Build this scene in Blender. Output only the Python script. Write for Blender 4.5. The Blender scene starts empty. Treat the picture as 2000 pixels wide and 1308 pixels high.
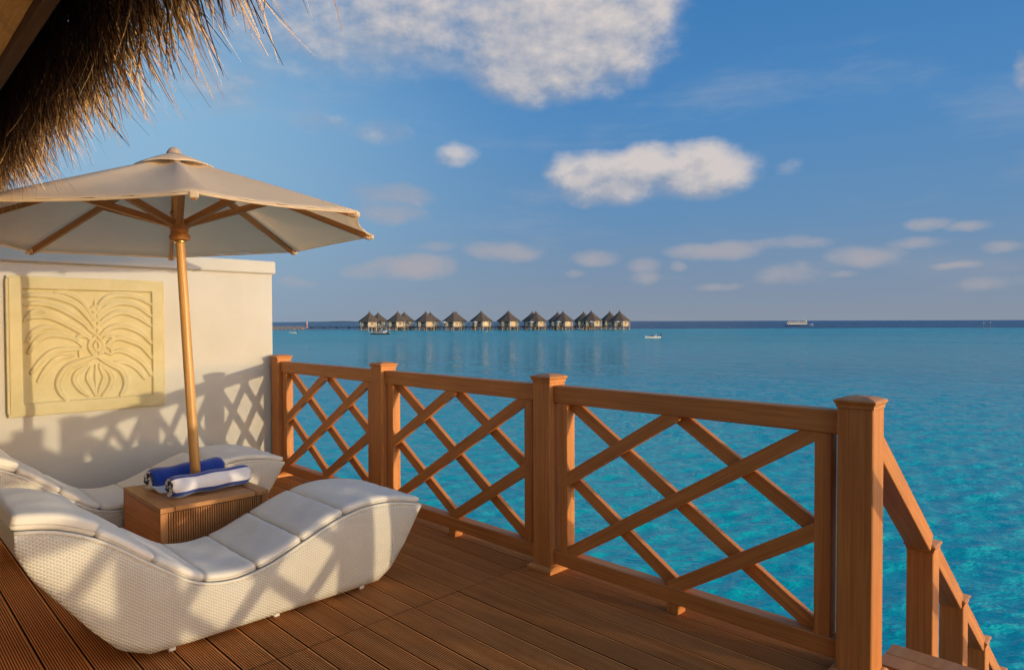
import bpy, bmesh, math, random
import numpy as np
from mathutils import Vector, Matrix, Quaternion
PI = math.pi
rnd = random.Random(7)
S = bpy.context.scene
COL = S.collection

# ------------------------------------------------------------------ camera
# ground axes: +X runs out over the railing to the sea, +Y runs along the railing to the white wall
cam_d = bpy.data.cameras.new('camera'); cam = bpy.data.objects.new('camera', cam_d); COL.objects.link(cam)
F_, PIT, ROLL, YAW, CX, CY, CH = 1302.4, 0.0204, -0.0028, 0.78548, -3.0123, -0.9417, 1.5
cam_d.sensor_width = 36.0; cam_d.lens = 36.0*F_/2000.0
fw = Vector((math.cos(YAW)*math.cos(PIT), math.sin(YAW)*math.cos(PIT), -math.sin(PIT)))
r0 = Vector((math.sin(YAW), -math.cos(YAW), 0)); u0 = r0.cross(fw)
rr = r0*math.cos(ROLL)+u0*math.sin(ROLL); uu = -r0*math.sin(ROLL)+u0*math.cos(ROLL)
M = Matrix((rr, uu, -fw)).transposed().to_4x4(); M.translation = Vector((CX, CY, CH))
cam.matrix_world = M
cam_d.clip_start = 0.05; cam_d.clip_end = 60000
S.camera = cam

# ------------------------------------------------------------------ light, sky, exposure
SUN_DIR = Vector((0.32, -1.0, 0.081)).normalized()          # towards the sun
SUN_EL = math.asin(SUN_DIR.z); SUN_ROT = math.atan2(SUN_DIR.x, SUN_DIR.y)
S.view_settings.view_transform = 'Standard'; S.view_settings.look = 'None'
EXPOSURE = 0.90
S.view_settings.exposure = EXPOSURE; S.view_settings.gamma = 1.0
SKY_STR = 0.15
sd = bpy.data.lights.new('sun', 'SUN'); sd.energy = 2.0; sd.angle = math.radians(0.55); sd.color = (0.62, 0.495, 0.295)
so = bpy.data.objects.new('sun', sd); COL.objects.link(so)
so.rotation_euler = SUN_DIR.to_track_quat('Z', 'Y').to_euler(); so.location = (20, -40, 20)

W = bpy.data.worlds.new("World"); S.world = W; W.use_nodes = True

class NT:
    """tiny helper to wire nodes"""
    def __init__(s, nt): s.nt = nt; s.n = nt.nodes; s.l = nt.links
    def put(s, sock, v):
        if isinstance(v, bpy.types.NodeSocket): s.l.new(v, sock)
        elif v is not None:
            if hasattr(sock, 'default_value'):
                try: sock.default_value = v
                except Exception:
                    sock.default_value = tuple(v)+(1.0,) if len(v) == 3 else v
    def math(s, op, a, b=None, c=None, clamp=False):
        n = s.n.new('ShaderNodeMath'); n.operation = op; n.use_clamp = clamp
        s.put(n.inputs[0], a)
        if b is not None: s.put(n.inputs[1], b)
        if c is not None: s.put(n.inputs[2], c)
        return n.outputs[0]
    def vmath(s, op, a, b=None, out=0):
        n = s.n.new('ShaderNodeVectorMath'); n.operation = op
        s.put(n.inputs[0], a)
        if b is not None: s.put(n.inputs[1], b)
        return n.outputs['Value'] if op in ('DOT_PRODUCT', 'LENGTH') else n.outputs[0]
    def mixc(s, f, a, b, mode='MIX'):
        n = s.n.new('ShaderNodeMix'); n.data_type = 'RGBA'; n.blend_type = mode
        n.clamp_factor = True
        s.put(n.inputs[0], f)
        for k, v in ((6, a), (7, b)):
            if isinstance(v, (tuple, list)) and len(v) == 3: v = tuple(v)+(1.0,)
            s.put(n.inputs[k], v)
        return n.outputs[2]
    def ramp(s, f, stops, interp='LINEAR'):
        n = s.n.new('ShaderNodeValToRGB'); n.color_ramp.interpolation = interp
        e = n.color_ramp.elements
        while len(e) < len(stops): e.new(0.5)
        for k, (p, c) in enumerate(stops):
            e[k].position = p
            e[k].color = tuple(c)+(1.0,) if not isinstance(c, (int, float)) else (c, c, c, 1)
        s.put(n.inputs[0], f)
        return n.outputs[0]
    def smooth(s, v, a, b, lo=0.0, hi=1.0):
        n = s.n.new('ShaderNodeMapRange'); n.interpolation_type = 'SMOOTHSTEP'
        s.put(n.inputs[0], v); n.inputs[1].default_value = a; n.inputs[2].default_value = b
        n.inputs[3].default_value = lo; n.inputs[4].default_value = hi
        return n.outputs[0]
    def noise(s, vec, scale, detail=3.0, rough=0.5, dist=0.0):
        n = s.n.new('ShaderNodeTexNoise'); s.put(n.inputs['Vector'], vec)
        n.inputs['Scale'].default_value = scale; n.inputs['Detail'].default_value = detail
        n.inputs['Roughness'].default_value = rough; n.inputs['Distortion'].default_value = dist
        return n.outputs[0]
    def mapping(s, vec, scale=(1, 1, 1), loc=(0, 0, 0), rot=(0, 0, 0)):
        n = s.n.new('ShaderNodeMapping'); s.put(n.inputs[0], vec)
        n.inputs['Scale'].default_value = scale; n.inputs['Location'].default_value = loc
        n.inputs['Rotation'].default_value = rot
        return n.outputs[0]

def build_sky():
    t = NT(W.node_tree); n = t.n
    bg = n['Background']; bg.inputs[1].default_value = SKY_STR
    sky = n.new('ShaderNodeTexSky'); sky.sky_type = 'NISHITA'; sky.sun_disc = False
    sky.sun_elevation = SUN_EL; sky.sun_rotation = SUN_ROT
    sky.air_density = 1.0; sky.dust_density = 0.6; sky.ozone_density = 2.0
    tc = n.new('ShaderNodeTexCoord'); d = t.vmath('NORMALIZE', tc.outputs['Generated'])
    sep = n.new('ShaderNodeSeparateXYZ'); t.l.new(d, sep.inputs[0])
    el = t.math('ARCSINE', sep.outputs[2]); az = t.math('ARCTAN2', sep.outputs[1], sep.outputs[0])
    cs = t.vmath('DOT_PRODUCT', d, tuple(SUN_DIR))
    e01 = t.math('DIVIDE', t.math('MAXIMUM', el, 0.0), PI/2)
    k = 1/SKY_STR/2**EXPOSURE
    away = t.ramp(e01, [(0.0, (.26, .335, .43)), (0.035, (.26, .38, .50)), (0.09, (.265, .44, .61)), (0.18, (.275, .49, .69)),
                        (0.30, (.20, .42, .65)), (0.6, (.075, .22, .46)), (1.0, (.05, .16, .38))])
    side = t.ramp(e01, [(0.0, (.25, .29, .36)), (0.035, (.205, .285, .40)), (0.09, (.135, .275, .47)), (0.18, (.080, .245, .51)),
                        (0.30, (.047, .19, .46)), (0.6, (.037, .15, .38)), (1.0, (.05, .16, .38))])
    ph = t.math('MULTIPLY', cs, cs)                                   # Rayleigh: sky is deepest at right angles to the sun
    blue = t.mixc(t.smooth(ph, 0.05, 0.72), side, away)
    blue = t.vmath('MULTIPLY', blue, (k, k, k))
    warm = t.vmath('MULTIPLY', sky.outputs[0], (2.8, 2.45, 2.3))
    base = t.mixc(t.smooth(cs, 0.20, 0.62), blue, warm)
    # ---- clouds
    aze = n.new('ShaderNodeCombineXYZ'); t.l.new(az, aze.inputs[0]); t.l.new(el, aze.inputs[1])
    P = aze.outputs[0]
    w1 = t.noise(t.mapping(P, (1, 1.35, 1)), 9.0, 5, 0.55)
    w2 = t.noise(t.mapping(P, (1, 1.35, 1), (3.1, 7.7, 0)), 9.0, 5, 0.55)
    wx = t.math('MULTIPLY', t.math('SUBTRACT', w1, .5), .05)
    wy = t.math('MULTIPLY', t.math('SUBTRACT', w2, .5), .025)
    azd = t.math('ADD', az, wx); eld = t.math('ADD', el, wy)
    CL = [(0.7083, 0.4062, 0.1484, 0.0787, 1), (0.7463, 0.3551, 0.0907, 0.0405, 0.95), (0.8978, 0.4243, 0.2422, 0.0607, 0.6), (1.0657, 0.4031, 0.1679, 0.0566, 0.42), (0.5963, 0.4315, 0.058, 0.0341, 0.8), (0.5093, 0.211, 0.076, 0.0338, 1), (0.5814, 0.2219, 0.0435, 0.0271, 0.9), (0.6406, 0.2064, 0.0812, 0.0327, 0.95), (0.7009, 0.2188, 0.0378, 0.0232, 0.7), (0.8663, 0.2459, 0.0304, 0.0157, 0.5), (0.959, 0.1847, 0.0561, 0.016, 0.55), (0.9629, 0.1569, 0.0448, 0.0147, 0.55), (0.9298, 0.0802, 0.0605, 0.0166, 0.75), (0.9819, 0.0736, 0.0446, 0.0112, 0.4), (0.7966, 0.1049, 0.0498, 0.0136, 0.65), (0.6594, 0.0939, 0.0338, 0.0105, 0.6), (0.5922, 0.0816, 0.0257, 0.0105, 0.6), (0.5411, 0.079, 0.0129, 0.0089, 0.5), (0.4878, 0.0995, 0.0617, 0.013, 0.85), (0.3865, 0.104, 0.0446, 0.0084, 0.5), (0.2989, 0.0848, 0.041, 0.0121, 0.6), (0.2357, 0.1222, 0.0263, 0.0071, 0.65), (0.1871, 0.1164, 0.0257, 0.0056, 0.5), (0.1972, 0.0687, 0.0261, 0.0051, 0.6), (0.2411, 0.1, 0.0329, 0.0065, 0.4), (0.1487, 0.0901, 0.0195, 0.0073, 0.5), (0.3928, 0.0608, 0.0386, 0.0127, 0.45), (0.5922, 0.0651, 0.0184, 0.009, 0.4), (1.0968, 0.0587, 0.028, 0.0073, 0.4), (1.1943, 0.3231, 0.0591, 0.0348, 0.34), (1.0669, 0.2774, 0.0356, 0.0122, 0.25), (0.9806, 0.2689, 0.0295, 0.0153, 0.33), (0.1386, 0.2865, 0.0096, 0.0196, 0.5), (0.3292, 0.0623, 0.0184, 0.0048, 0.4), (0.1659, 0.0448, 0.0298, 0.0075, 0.35), (0.8919, 0.1083, 0.0304, 0.0075, 0.38), (0.4877, 0.0486, 0.0278, 0.0044, 0.3), (0.3903, 0.2043, 0.0091, 0.0081, 0.12), (0.6935, 0.0702, 0.0152, 0.0061, 0.4)]
    def blobs(a, e, lst=CL):
        f = None
        for (a0, e0, aw, ew, st) in lst:
            x = t.math('DIVIDE', t.math('SUBTRACT', a, a0), aw*1.25)
            y = t.math('DIVIDE', t.math('SUBTRACT', e, e0), ew*1.3)
            r2 = t.math('MULTIPLY_ADD', x, x, t.math('MULTIPLY', y, y))
            g = t.math('MULTIPLY', t.math('SUBTRACT', 1.0, r2), st)
            f = g if f is None else t.math('SMOOTH_MAX', f, g, 0.25)
        return f
    f = blobs(azd, eld)
    fup = blobs(t.math('SUBTRACT', azd, .022), t.math('ADD', eld, .020), CL[:10])
    f10 = blobs(azd, eld, CL[:10])
    fine = t.noise(t.mapping(P, (1, 1.5, 1)), 19.0, 8, 0.58)
    fine2 = t.noise(t.mapping(P, (1, 1.5, 1), (-0.014, 0.022, 0)), 19.0, 8, 0.58)
    dens = t.math('ADD', f, t.math('MULTIPLY', t.math('SUBTRACT', fine, .5), 1.0))
    mask = t.math('MULTIPLY', t.smooth(dens, -0.12, 0.80), t.smooth(f, -.35, .10))
    # thin background cloud over the whole sky, so it goes on alike outside the frame
    el_low = t.smooth(el, 0.0, 0.35, 0.55, 1.0)
    g = t.noise(t.mapping(P, (1.0, 4.0, 1.0), (11.0, 4.0, 0)), 3.2, 7, 0.58)
    haze = t.math('MULTIPLY', t.smooth(g, 0.50, 0.78), 0.42)
    inview = t.math('MULTIPLY', t.smooth(az, -0.3, -0.05), t.smooth(az, 1.75, 1.45))
    big = t.math('MULTIPLY', t.smooth(t.noise(t.mapping(P, (1, 2.6, 1), (2.0, 9.0, 0)), 4.5, 7, .6), .56, .70), t.math('SUBTRACT', 1.0, inview))
    big = t.math('MULTIPLY', big, t.smooth(el, 1.2, 0.8))
    lit = t.math('ADD', t.math('MULTIPLY', t.math('SUBTRACT', fine, fine2), 2.0), 0.40)
    lit = t.math('ADD', lit, t.math('MULTIPLY', t.math('SUBTRACT', f10, fup), .95))
    lit = t.math('ADD', lit, t.math('MULTIPLY', t.math('SUBTRACT', f, 0.35), 0.28), clamp=True)
    hi = t.smooth(el, 0.02, 0.25)
    low = t.mixc(hi, (.40*k, .385*k, .42*k), (.31*k, .36*k, .46*k))
    top = t.mixc(hi, (.66*k, .57*k, .54*k), (.68*k, .615*k, .58*k))
    cc = t.mixc(lit, low, top)
    thin = t.mixc(hi, (.34*k, .345*k, .40*k), (.33*k, .40*k, .52*k))
    c1 = t.mixc(haze, base, thin)
    c2 = t.mixc(t.math('MULTIPLY', t.math('MAXIMUM', mask, big), 0.92), c1, cc)
    t.l.new(c2, bg.inputs[0])
build_sky()

# ------------------------------------------------------------------ helpers
def tag(o, label=None, cat=None, group=None, kind=None):
    if label: o['label'] = label
    if cat: o['category'] = cat
    if group: o['group'] = group
    if kind: o['kind'] = kind
    return o
def empty(name, loc=(0, 0, 0), rz=0.0, label=None, cat=None, group=None):
    o = bpy.data.objects.new(name, None); COL.objects.link(o)
    o.location = loc; o.rotation_euler = (0, 0, rz); o.empty_display_size = .1
    return tag(o, label, cat, group)
def link(name, me, parent=None, loc=(0, 0, 0), rot=(0, 0, 0)):
    o = bpy.data.objects.new(name, me); COL.objects.link(o)
    o.location = loc; o.rotation_euler = rot
    if parent is not None: o.parent = parent
    return o
def mesh_from(name, V, Fc, mats, smooth=False, midx=None):
    me = bpy.data.meshes.new(name); me.from_pydata([tuple(v) for v in V], [], Fc); me.validate()
    for m in (mats if isinstance(mats, (list, tuple)) else [mats]): me.materials.append(m)
    if midx is not None: me.polygons.foreach_set('material_index', midx)
    if smooth: me.polygons.foreach_set('use_smooth', [True]*len(me.polygons))
    me.update(); return me
def bm_to(bm, name, mat, smooth=False):
    me = bpy.data.meshes.new(name); bmesh.ops.recalc_face_normals(bm, faces=bm.faces); bm.to_mesh(me); bm.free()
    for m in (mat if isinstance(mat, (list, tuple)) else [mat]): me.materials.append(m)
    if smooth: me.polygons.foreach_set('use_smooth', [True]*len(me.polygons))
    return me
_box = {}
def box_mesh(size, mat, bevel=0.0, off=(0, 0, 0)):
    key = (tuple(round(s, 5) for s in size), mat.name, bevel, off)
    if key in _box: return _box[key]
    bm = bmesh.new(); bmesh.ops.create_cube(bm, size=1.0)
    for v in bm.verts: v.co = Vector((v.co.x*size[0]+off[0], v.co.y*size[1]+off[1], v.co.z*size[2]+off[2]))
    if bevel: bmesh.ops.bevel(bm, geom=bm.edges[:], offset=bevel, segments=1, affect='EDGES', profile=.5)
    _box[key] = bm_to(bm, 'box', mat); return _box[key]
def box(name, size, loc, mat, parent=None, bevel=0.0, rot=(0, 0, 0)):
    return link(name, box_mesh(size, mat, bevel), parent, loc, rot)
def ring_solid(rings, mat, smooth=False, name='solid', cap=True):
    """rings: list of lists of points (same count)"""
    V = []; Fc = []; n = len(rings[0])
    for r in rings: V += r
    for k in range(len(rings)-1):
        for i in range(n):
            j = (i+1) % n; Fc.append((k*n+i, k*n+j, (k+1)*n+j, (k+1)*n+i))
    if cap:
        Fc.append(tuple(range(n-1, -1, -1))); Fc.append(tuple(range((len(rings)-1)*n, len(rings)*n)))
    me = mesh_from(name, V, Fc, mat, smooth)
    return me
def sq(h, z): return [(-h, -h, z), (h, -h, z), (h, h, z), (-h, h, z)]
def circ(r, z, n=16, cx=0, cy=0, ph=0): return [(cx+r*math.cos(2*PI*i/n+ph), cy+r*math.sin(2*PI*i/n+ph), z) for i in range(n)]
def lathe(profile, mat, n=20, smooth=True, name='lathe'):
    return ring_solid([circ(max(r, 1e-4), z, n) for r, z in profile], mat, smooth, name)
def tube_pts(pts, r, n=8):
    """rings of a tube along points; r number or list"""
    rings = []; pts = [Vector(p) for p in pts]
    prev = None
    for i, p in enumerate(pts):
        d = (pts[min(i+1, len(pts)-1)]-pts[max(i-1, 0)]).normalized()
        a = prev if prev is not None else (Vector((0, 0, 1)) if abs(d.z) < .9 else Vector((1, 0, 0)))
        e1 = (a-d*a.dot(d)).normalized(); e2 = d.cross(e1); prev = e1
        rad = r[i] if isinstance(r, (list, tuple)) else r
        rings.append([tuple(p+e1*rad*math.cos(2*PI*k/n)+e2*rad*math.sin(2*PI*k/n)) for k in range(n)])
    return rings
def tube(name, pts, r, mat, parent=None, n=8, smooth=True):
    return link(name, ring_solid(tube_pts(pts, r, n), mat, smooth), parent)
def bar_between(name, p, q, w, h, mat, parent, up=Vector((0, 0, 1)), bevel=0.0):
    """box of section w x h from p to q, h along 'up'"""
    p = Vector(p); q = Vector(q); d = q-p; L = d.length; y = d.normalized()
    z = (up-y*up.dot(y)).normalized(); x = y.cross(z)
    R = Matrix((x, y, z)).transposed()
    o = link(name, box_mesh((w, L, h), mat, bevel), parent, (p+q)/2)
    o.rotation_euler = R.to_euler(); return o

# ------------------------------------------------------------------ materials
def new_mat(name):
    m = bpy.data.materials.new(name); m.use_nodes = True
    t = NT(m.node_tree); b = t.n['Principled BSDF']; return m, t, b
def bump(t, b, height, strength=0.3, dist=0.01):
    n = t.n.new('ShaderNodeBump'); n.inputs['Strength'].default_value = strength
    n.inputs['Distance'].default_value = dist; t.put(n.inputs['Height'], height)
    t.l.new(n.outputs[0], b.inputs['Normal']); return n.outputs[0]
def wood(name, c1, c2, axis='Z', rough=0.5, gscale=1.0, rand=0.12, bs=0.25, spec=0.4, wear=0.0):
    m, t, b = new_mat(name)
    tc = t.n.new('ShaderNodeTexCoord'); oi = t.n.new('ShaderNodeObjectInfo')
    st = {'X': (1.2, 40, 40), 'Y': (40, 1.2, 40), 'Z': (40, 40, 1.2)}[axis]
    off = t.vmath('MULTIPLY', (1, 1, 1), oi.outputs['Random'])
    sc = t.n.new('ShaderNodeVectorMath'); sc.operation = 'SCALE'; sc.inputs[0].default_value = (13.1, 7.7, 5.3); t.l.new(oi.outputs['Random'], sc.inputs['Scale'])
    P = t.vmath('ADD', tc.outputs['Object'], sc.outputs[0])
    g = t.noise(t.mapping(P, tuple(s*gscale for s in st)), 1.0, 5, 0.6, 0.6)
    big = t.noise(P, 2.3, 3, 0.5)
    col = t.mixc(t.smooth(g, 0.3, 0.72), c1, c2)
    dk = t.math('ADD', 1.0-rand, t.math('MULTIPLY', oi.outputs['Random'], 2*rand))
    dk = t.math('MULTIPLY', dk, t.math('ADD', 0.78, t.math('MULTIPLY', big, 0.44)))
    h = t.n.new('ShaderNodeHueSaturation'); t.put(h.inputs['Value'], dk); t.l.new(col, h.inputs['Color'])
    out = h.outputs[0]
    if wear:
        wn = t.noise(P, 7.0, 6, 0.7)
        out = t.mixc(t.math('MULTIPLY', t.smooth(wn, .58, .75), wear), out, (.20, .13, .09))
    t.l.new(out, b.inputs['Base Color'])
    b.inputs['Specular IOR Level'].default_value = spec
    t.l.new(t.math('ADD', rough-.08, t.math('MULTIPLY', big, .16)), b.inputs['Roughness'])
    bump(t, b, g, bs, 0.002)
    return m
M_railZ = wood('composite_wood_upright', (.45, .152, .038), (.58, .24, .064), 'Z', .55, 1.6, .05, .35)
M_railY = wood('composite_wood_rail', (.45, .152, .038), (.58, .24, .064), 'Y', .55, 1.6, .05, .35)
M_railX = wood('composite_wood_across', (.45, .152, .038), (.58, .24, .064), 'X', .55, 1.6, .05, .35)
M_cap = wood('composite_wood_cap', (.48, .18, .05), (.58, .25, .075), 'X', .5, .6, .05, .2)
M_deck = wood('deck_board_composite', (.60, .195, .044), (.77, .295, .080), 'Y', .7, .7, .15, .3, .1, .15)
M_darkfill = wood('near_black_fill', (.022, .012, .006), (.035, .018, .009), 'X', .8, .5, .1, .2)
M_pole = wood('varnished_eucalyptus', (.42, .215, .062), (.66, .39, .14), 'Z', .38, .5, .04, .15, .5)
M_strut = wood('umbrella_hardwood', (.36, .155, .045), (.52, .25, .08), 'Y', .5, .5, .10, .15, .4)
M_tableZ = wood('table_ribbed_wood', (.34, .14, .042), (.46, .205, .07), 'Z', .5, .8, .04, .2)
M_tableX = wood('table_top_wood', (.36, .16, .052), (.50, .235, .08), 'X', .5, .8, .08, .2)
M_fascia = wood('old_eave_timber', (.12, .065, .03), (.22, .125, .055), 'Y', .8, .5, .1, .5, .2)

def plain(name, c, rough=.6, c2=None, scale=6.0, bs=0.0, bscale=60.0, spec=.4, sheen=0.0, metal=0.0):
    m, t, b = new_mat(name)
    tc = t.n.new('ShaderNodeTexCoord'); P = tc.outputs['Object']
    c2 = c2 or tuple(x*.86 for x in c)
    n = t.noise(P, scale, 5, .6)
    t.l.new(t.mixc(t.smooth(n, .35, .7), c, c2), b.inputs['Base Color'])
    b.inputs['Roughness'].default_value = rough; b.inputs['Specular IOR Level'].default_value = spec
    b.inputs['Metallic'].default_value = metal
    if sheen: b.inputs['Sheen Weight'].default_value = sheen
    if bs: bump(t, b, t.noise(P, bscale, 4, .6), bs, .003)
    return m
M_wall = plain('painted_render', (.54, .53, .505), .85, (.50, .49, .46), 1.7, .25, 45, .2)
M_panel = plain('sandstone_cream', (.56, .505, .32), .85, (.51, .45, .26), 5, .35, 110, .2)
M_brass = plain('brass', (.80, .60, .25), .25, spec=.5, metal=1.0)
M_white_gel = plain('white_gelcoat', (.80, .80, .78), .3)
M_black = plain('dark_hull', (.02, .022, .03), .35)
M_blue_p = plain('blue_paint', (.05, .13, .32), .4)
M_dkglass = plain('dark_window', (.03, .03, .035), .1, spec=.6)
M_vwall = plain('villa_cream_wall', (.52, .44, .34), .8, (.43, .36, .28), 1.2)
M_vtrim = plain('villa_white_timber', (.74, .70, .60), .7)
M_vwood = plain('villa_brown_timber', (.24, .13, .06), .7, (.16, .09, .045), 2)
M_pile = plain('weathered_pile', (.42, .33, .22), .8, (.28, .21, .14), 3)
M_walk = plain('weathered_walkway_timber', (.075, .06, .055), .8)
M_sandstonejetty = plain('jetty_tan_timber', (.40, .27, .15), .8, (.28, .19, .11), 2)
M_skin = plain('skin', (.24, .12, .07), .6)
M_red = plain('red_cloth', (.45, .04, .03), .8)
M_bluec = plain('blue_cloth', (.05, .12, .40), .8)
M_gold = plain('khaki_cloth', (.36, .26, .12), .8)

def mat_villa_thatch():
    m, t, b = new_mat('villa_palm_thatch')
    tc = t.n.new('ShaderNodeTexCoord'); P = tc.outputs['Object']
    n = t.noise(t.mapping(P, (3, 3, .7)), 1.6, 6, .7)
    sep = t.n.new('ShaderNodeSeparateXYZ'); t.l.new(P, sep.inputs[0])
    band = t.math('FRACT', t.math('MULTIPLY', sep.outputs[2], 1.6))
    col = t.mixc(n, (.075, .06, .055), (.17, .135, .11))
    col = t.mixc(t.math('MULTIPLY', t.smooth(band, .75, 1.0), .35), col, (.08, .06, .045))
    t.l.new(col, b.inputs['Base Color']); b.inputs['Roughness'].default_value = .95
    b.inputs['Specular IOR Level'].default_value = .1
    bump(t, b, n, .6, .1); return m
M_vthatch = mat_villa_thatch()

def mat_strand():
    m, t, b = new_mat('dry_palm_thatch')
    tc = t.n.new('ShaderNodeTexCoord'); uv = tc.outputs['UV']
    sep = t.n.new('ShaderNodeSeparateXYZ'); t.l.new(uv, sep.inputs[0])
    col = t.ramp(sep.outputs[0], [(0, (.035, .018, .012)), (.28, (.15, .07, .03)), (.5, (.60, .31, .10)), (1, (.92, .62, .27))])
    t.l.new(col, b.inputs['Base Color']); b.inputs['Roughness'].default_value = .7
    b.inputs['Specular IOR Level'].default_value = .25
    return m
M_strand = mat_strand()
M_thatchbody = plain('thatch_underlayer', (.07, .042, .025), .95, (.035, .022, .014), 30, .6, 60, .1)

def mat_mat():
    m, t, b = new_mat('woven_palm_mat')
    tc = t.n.new('ShaderNodeTexCoord'); P = tc.outputs['Object']
    n = t.noise(t.mapping(P, (60, 6, 60)), 1, 5, .7, .5); n2 = t.noise(P, 5, 4, .6)
    col = t.mixc(t.smooth(n, .3, .7), (.80, .45, .12), (.92, .62, .22))
    col = t.mixc(t.math('MULTIPLY', t.smooth(n2, .45, .7), .6), col, (.25, .13, .045))
    t.l.new(col, b.inputs['Base Color']); b.inputs['Roughness'].default_value = .85
    bump(t, b, n, .6, .01); return m
M_mat = mat_mat()

def mat_canvas(name, c, trans=0.25):
    m, t, b = new_mat(name)
    tc = t.n.new('ShaderNodeTexCoord'); P = tc.outputs['Object']
    n = t.noise(P, 2.2, 5, .6); f = t.math('ADD', t.noise(P, 260, 2, .5), t.math('MULTIPLY', t.noise(t.mapping(P, (22, 9, 9)), 1.0, 4, .6, .8), 1.3))
    t.l.new(t.mixc(t.smooth(n, .4, .75), c, tuple(x*.90 for x in c)), b.inputs['Base Color'])
    b.inputs['Roughness'].default_value = .9; b.inputs['Specular IOR Level'].default_value = .15
    bn = bump(t, b, t.math('ADD', t.math('MULTIPLY', n, 3.0), t.math('MULTIPLY', f, .35)), .30, .012)
    if trans:
        tr = t.n.new('ShaderNodeBsdfTranslucent'); tr.inputs[0].default_value = tuple(x*.95 for x in c)+(1,)
        tr.inputs[0].default_value = (.98, .84, .64, 1); t.l.new(bn, tr.inputs['Normal'])
        mx = t.n.new('ShaderNodeMixShader'); mx.inputs[0].default_value = trans
        t.l.new(b.outputs[0], mx.inputs[1]); t.l.new(tr.outputs[0], mx.inputs[2])
        t.l.new(mx.outputs[0], t.n['Material Output'].inputs[0])
    return m
M_canvas = mat_canvas('cream_canopy_canvas', (.95, .83, .67), .60)
M_cushion = mat_canvas('off_white_cushion_fabric', (.78, .74, .675), 0)
M_pipe = plain('cushion_piping', (.66, .62, .56), .9)

def mat_wicker():
    m, t, b = new_mat('white_woven_wicker')
    tc = t.n.new('ShaderNodeTexCoord'); sep = t.n.new('ShaderNodeSeparateXYZ'); t.l.new(tc.outputs['UV'], sep.inputs[0])
    u, v = sep.outputs[0], sep.outputs[1]
    # columns of vertical staves, strands passing over and under them
    pu, pv = .0115, .0075
    uu_ = t.math('DIVIDE', u, pu); vv_ = t.math('DIVIDE', v, pv)
    row = t.math('MODULO', t.math('FLOOR', vv_), 2.0)
    ph = t.math('MULTIPLY', row, PI)
    over = t.math('SINE', t.math('ADD', t.math('MULTIPLY', uu_, PI), ph))          # strand waves over/under
    cyl = t.math('ABSOLUTE', t.math('SINE', t.math('MULTIPLY', vv_, PI)))           # round strand section
    h = t.math('MULTIPLY', t.math('ADD', t.math('MULTIPLY', over, .5), .5), t.math('POWER', cyl, .6))
    stave = t.math('POWER', t.math('ABSOLUTE', t.math('COSINE', t.math('MULTIPLY', uu_, PI))), 4.0)
    hh = t.math('MAXIMUM', h, t.math('MULTIPLY', stave, .45))
    n = t.noise(tc.outputs['Object'], 3.0, 4, .6)
    col = t.mixc(t.smooth(n, .35, .7), (.70, .67, .61), (.64, .60, .53))
    col = t.mixc(t.math('MULTIPLY', t.smooth(hh, .35, .0), .62), col, (.42, .36, .28))  # occlusion shade of the weave recesses mixed into the colour
    t.l.new(col, b.inputs['Base Color']); b.inputs['Roughness'].default_value = .5
    b.inputs['Specular IOR Level'].default_value = .3
    bump(t, b, hh, .75, .004)
    return m
M_wicker = mat_wicker()

def towel_mat(name, c, c2):
    m, t, b = new_mat(name)
    tc = t.n.new('ShaderNodeTexCoord'); P = tc.outputs['Object']
    n = t.noise(P, 9, 5, .7); f = t.noise(P, 420, 2, .6)
    t.l.new(t.mixc(t.smooth(n, .35, .7), c, c2), b.inputs['Base Color'])
    b.inputs['Roughness'].default_value = .95; b.inputs['Specular IOR Level'].default_value = .1
    b.inputs['Sheen Weight'].default_value = .4
    bump(t, b, t.math('ADD', n, t.math('MULTIPLY', f, .25)), .6, .006); return m
M_tblue = towel_mat('royal_blue_terry', (.018, .055, .33), (.012, .035, .24))
M_twhite = towel_mat('white_terry', (.74, .74, .80), (.66, .66, .72))
M_tnavy = towel_mat('navy_terry_edge', (.015, .025, .09), (.012, .02, .07))

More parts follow.
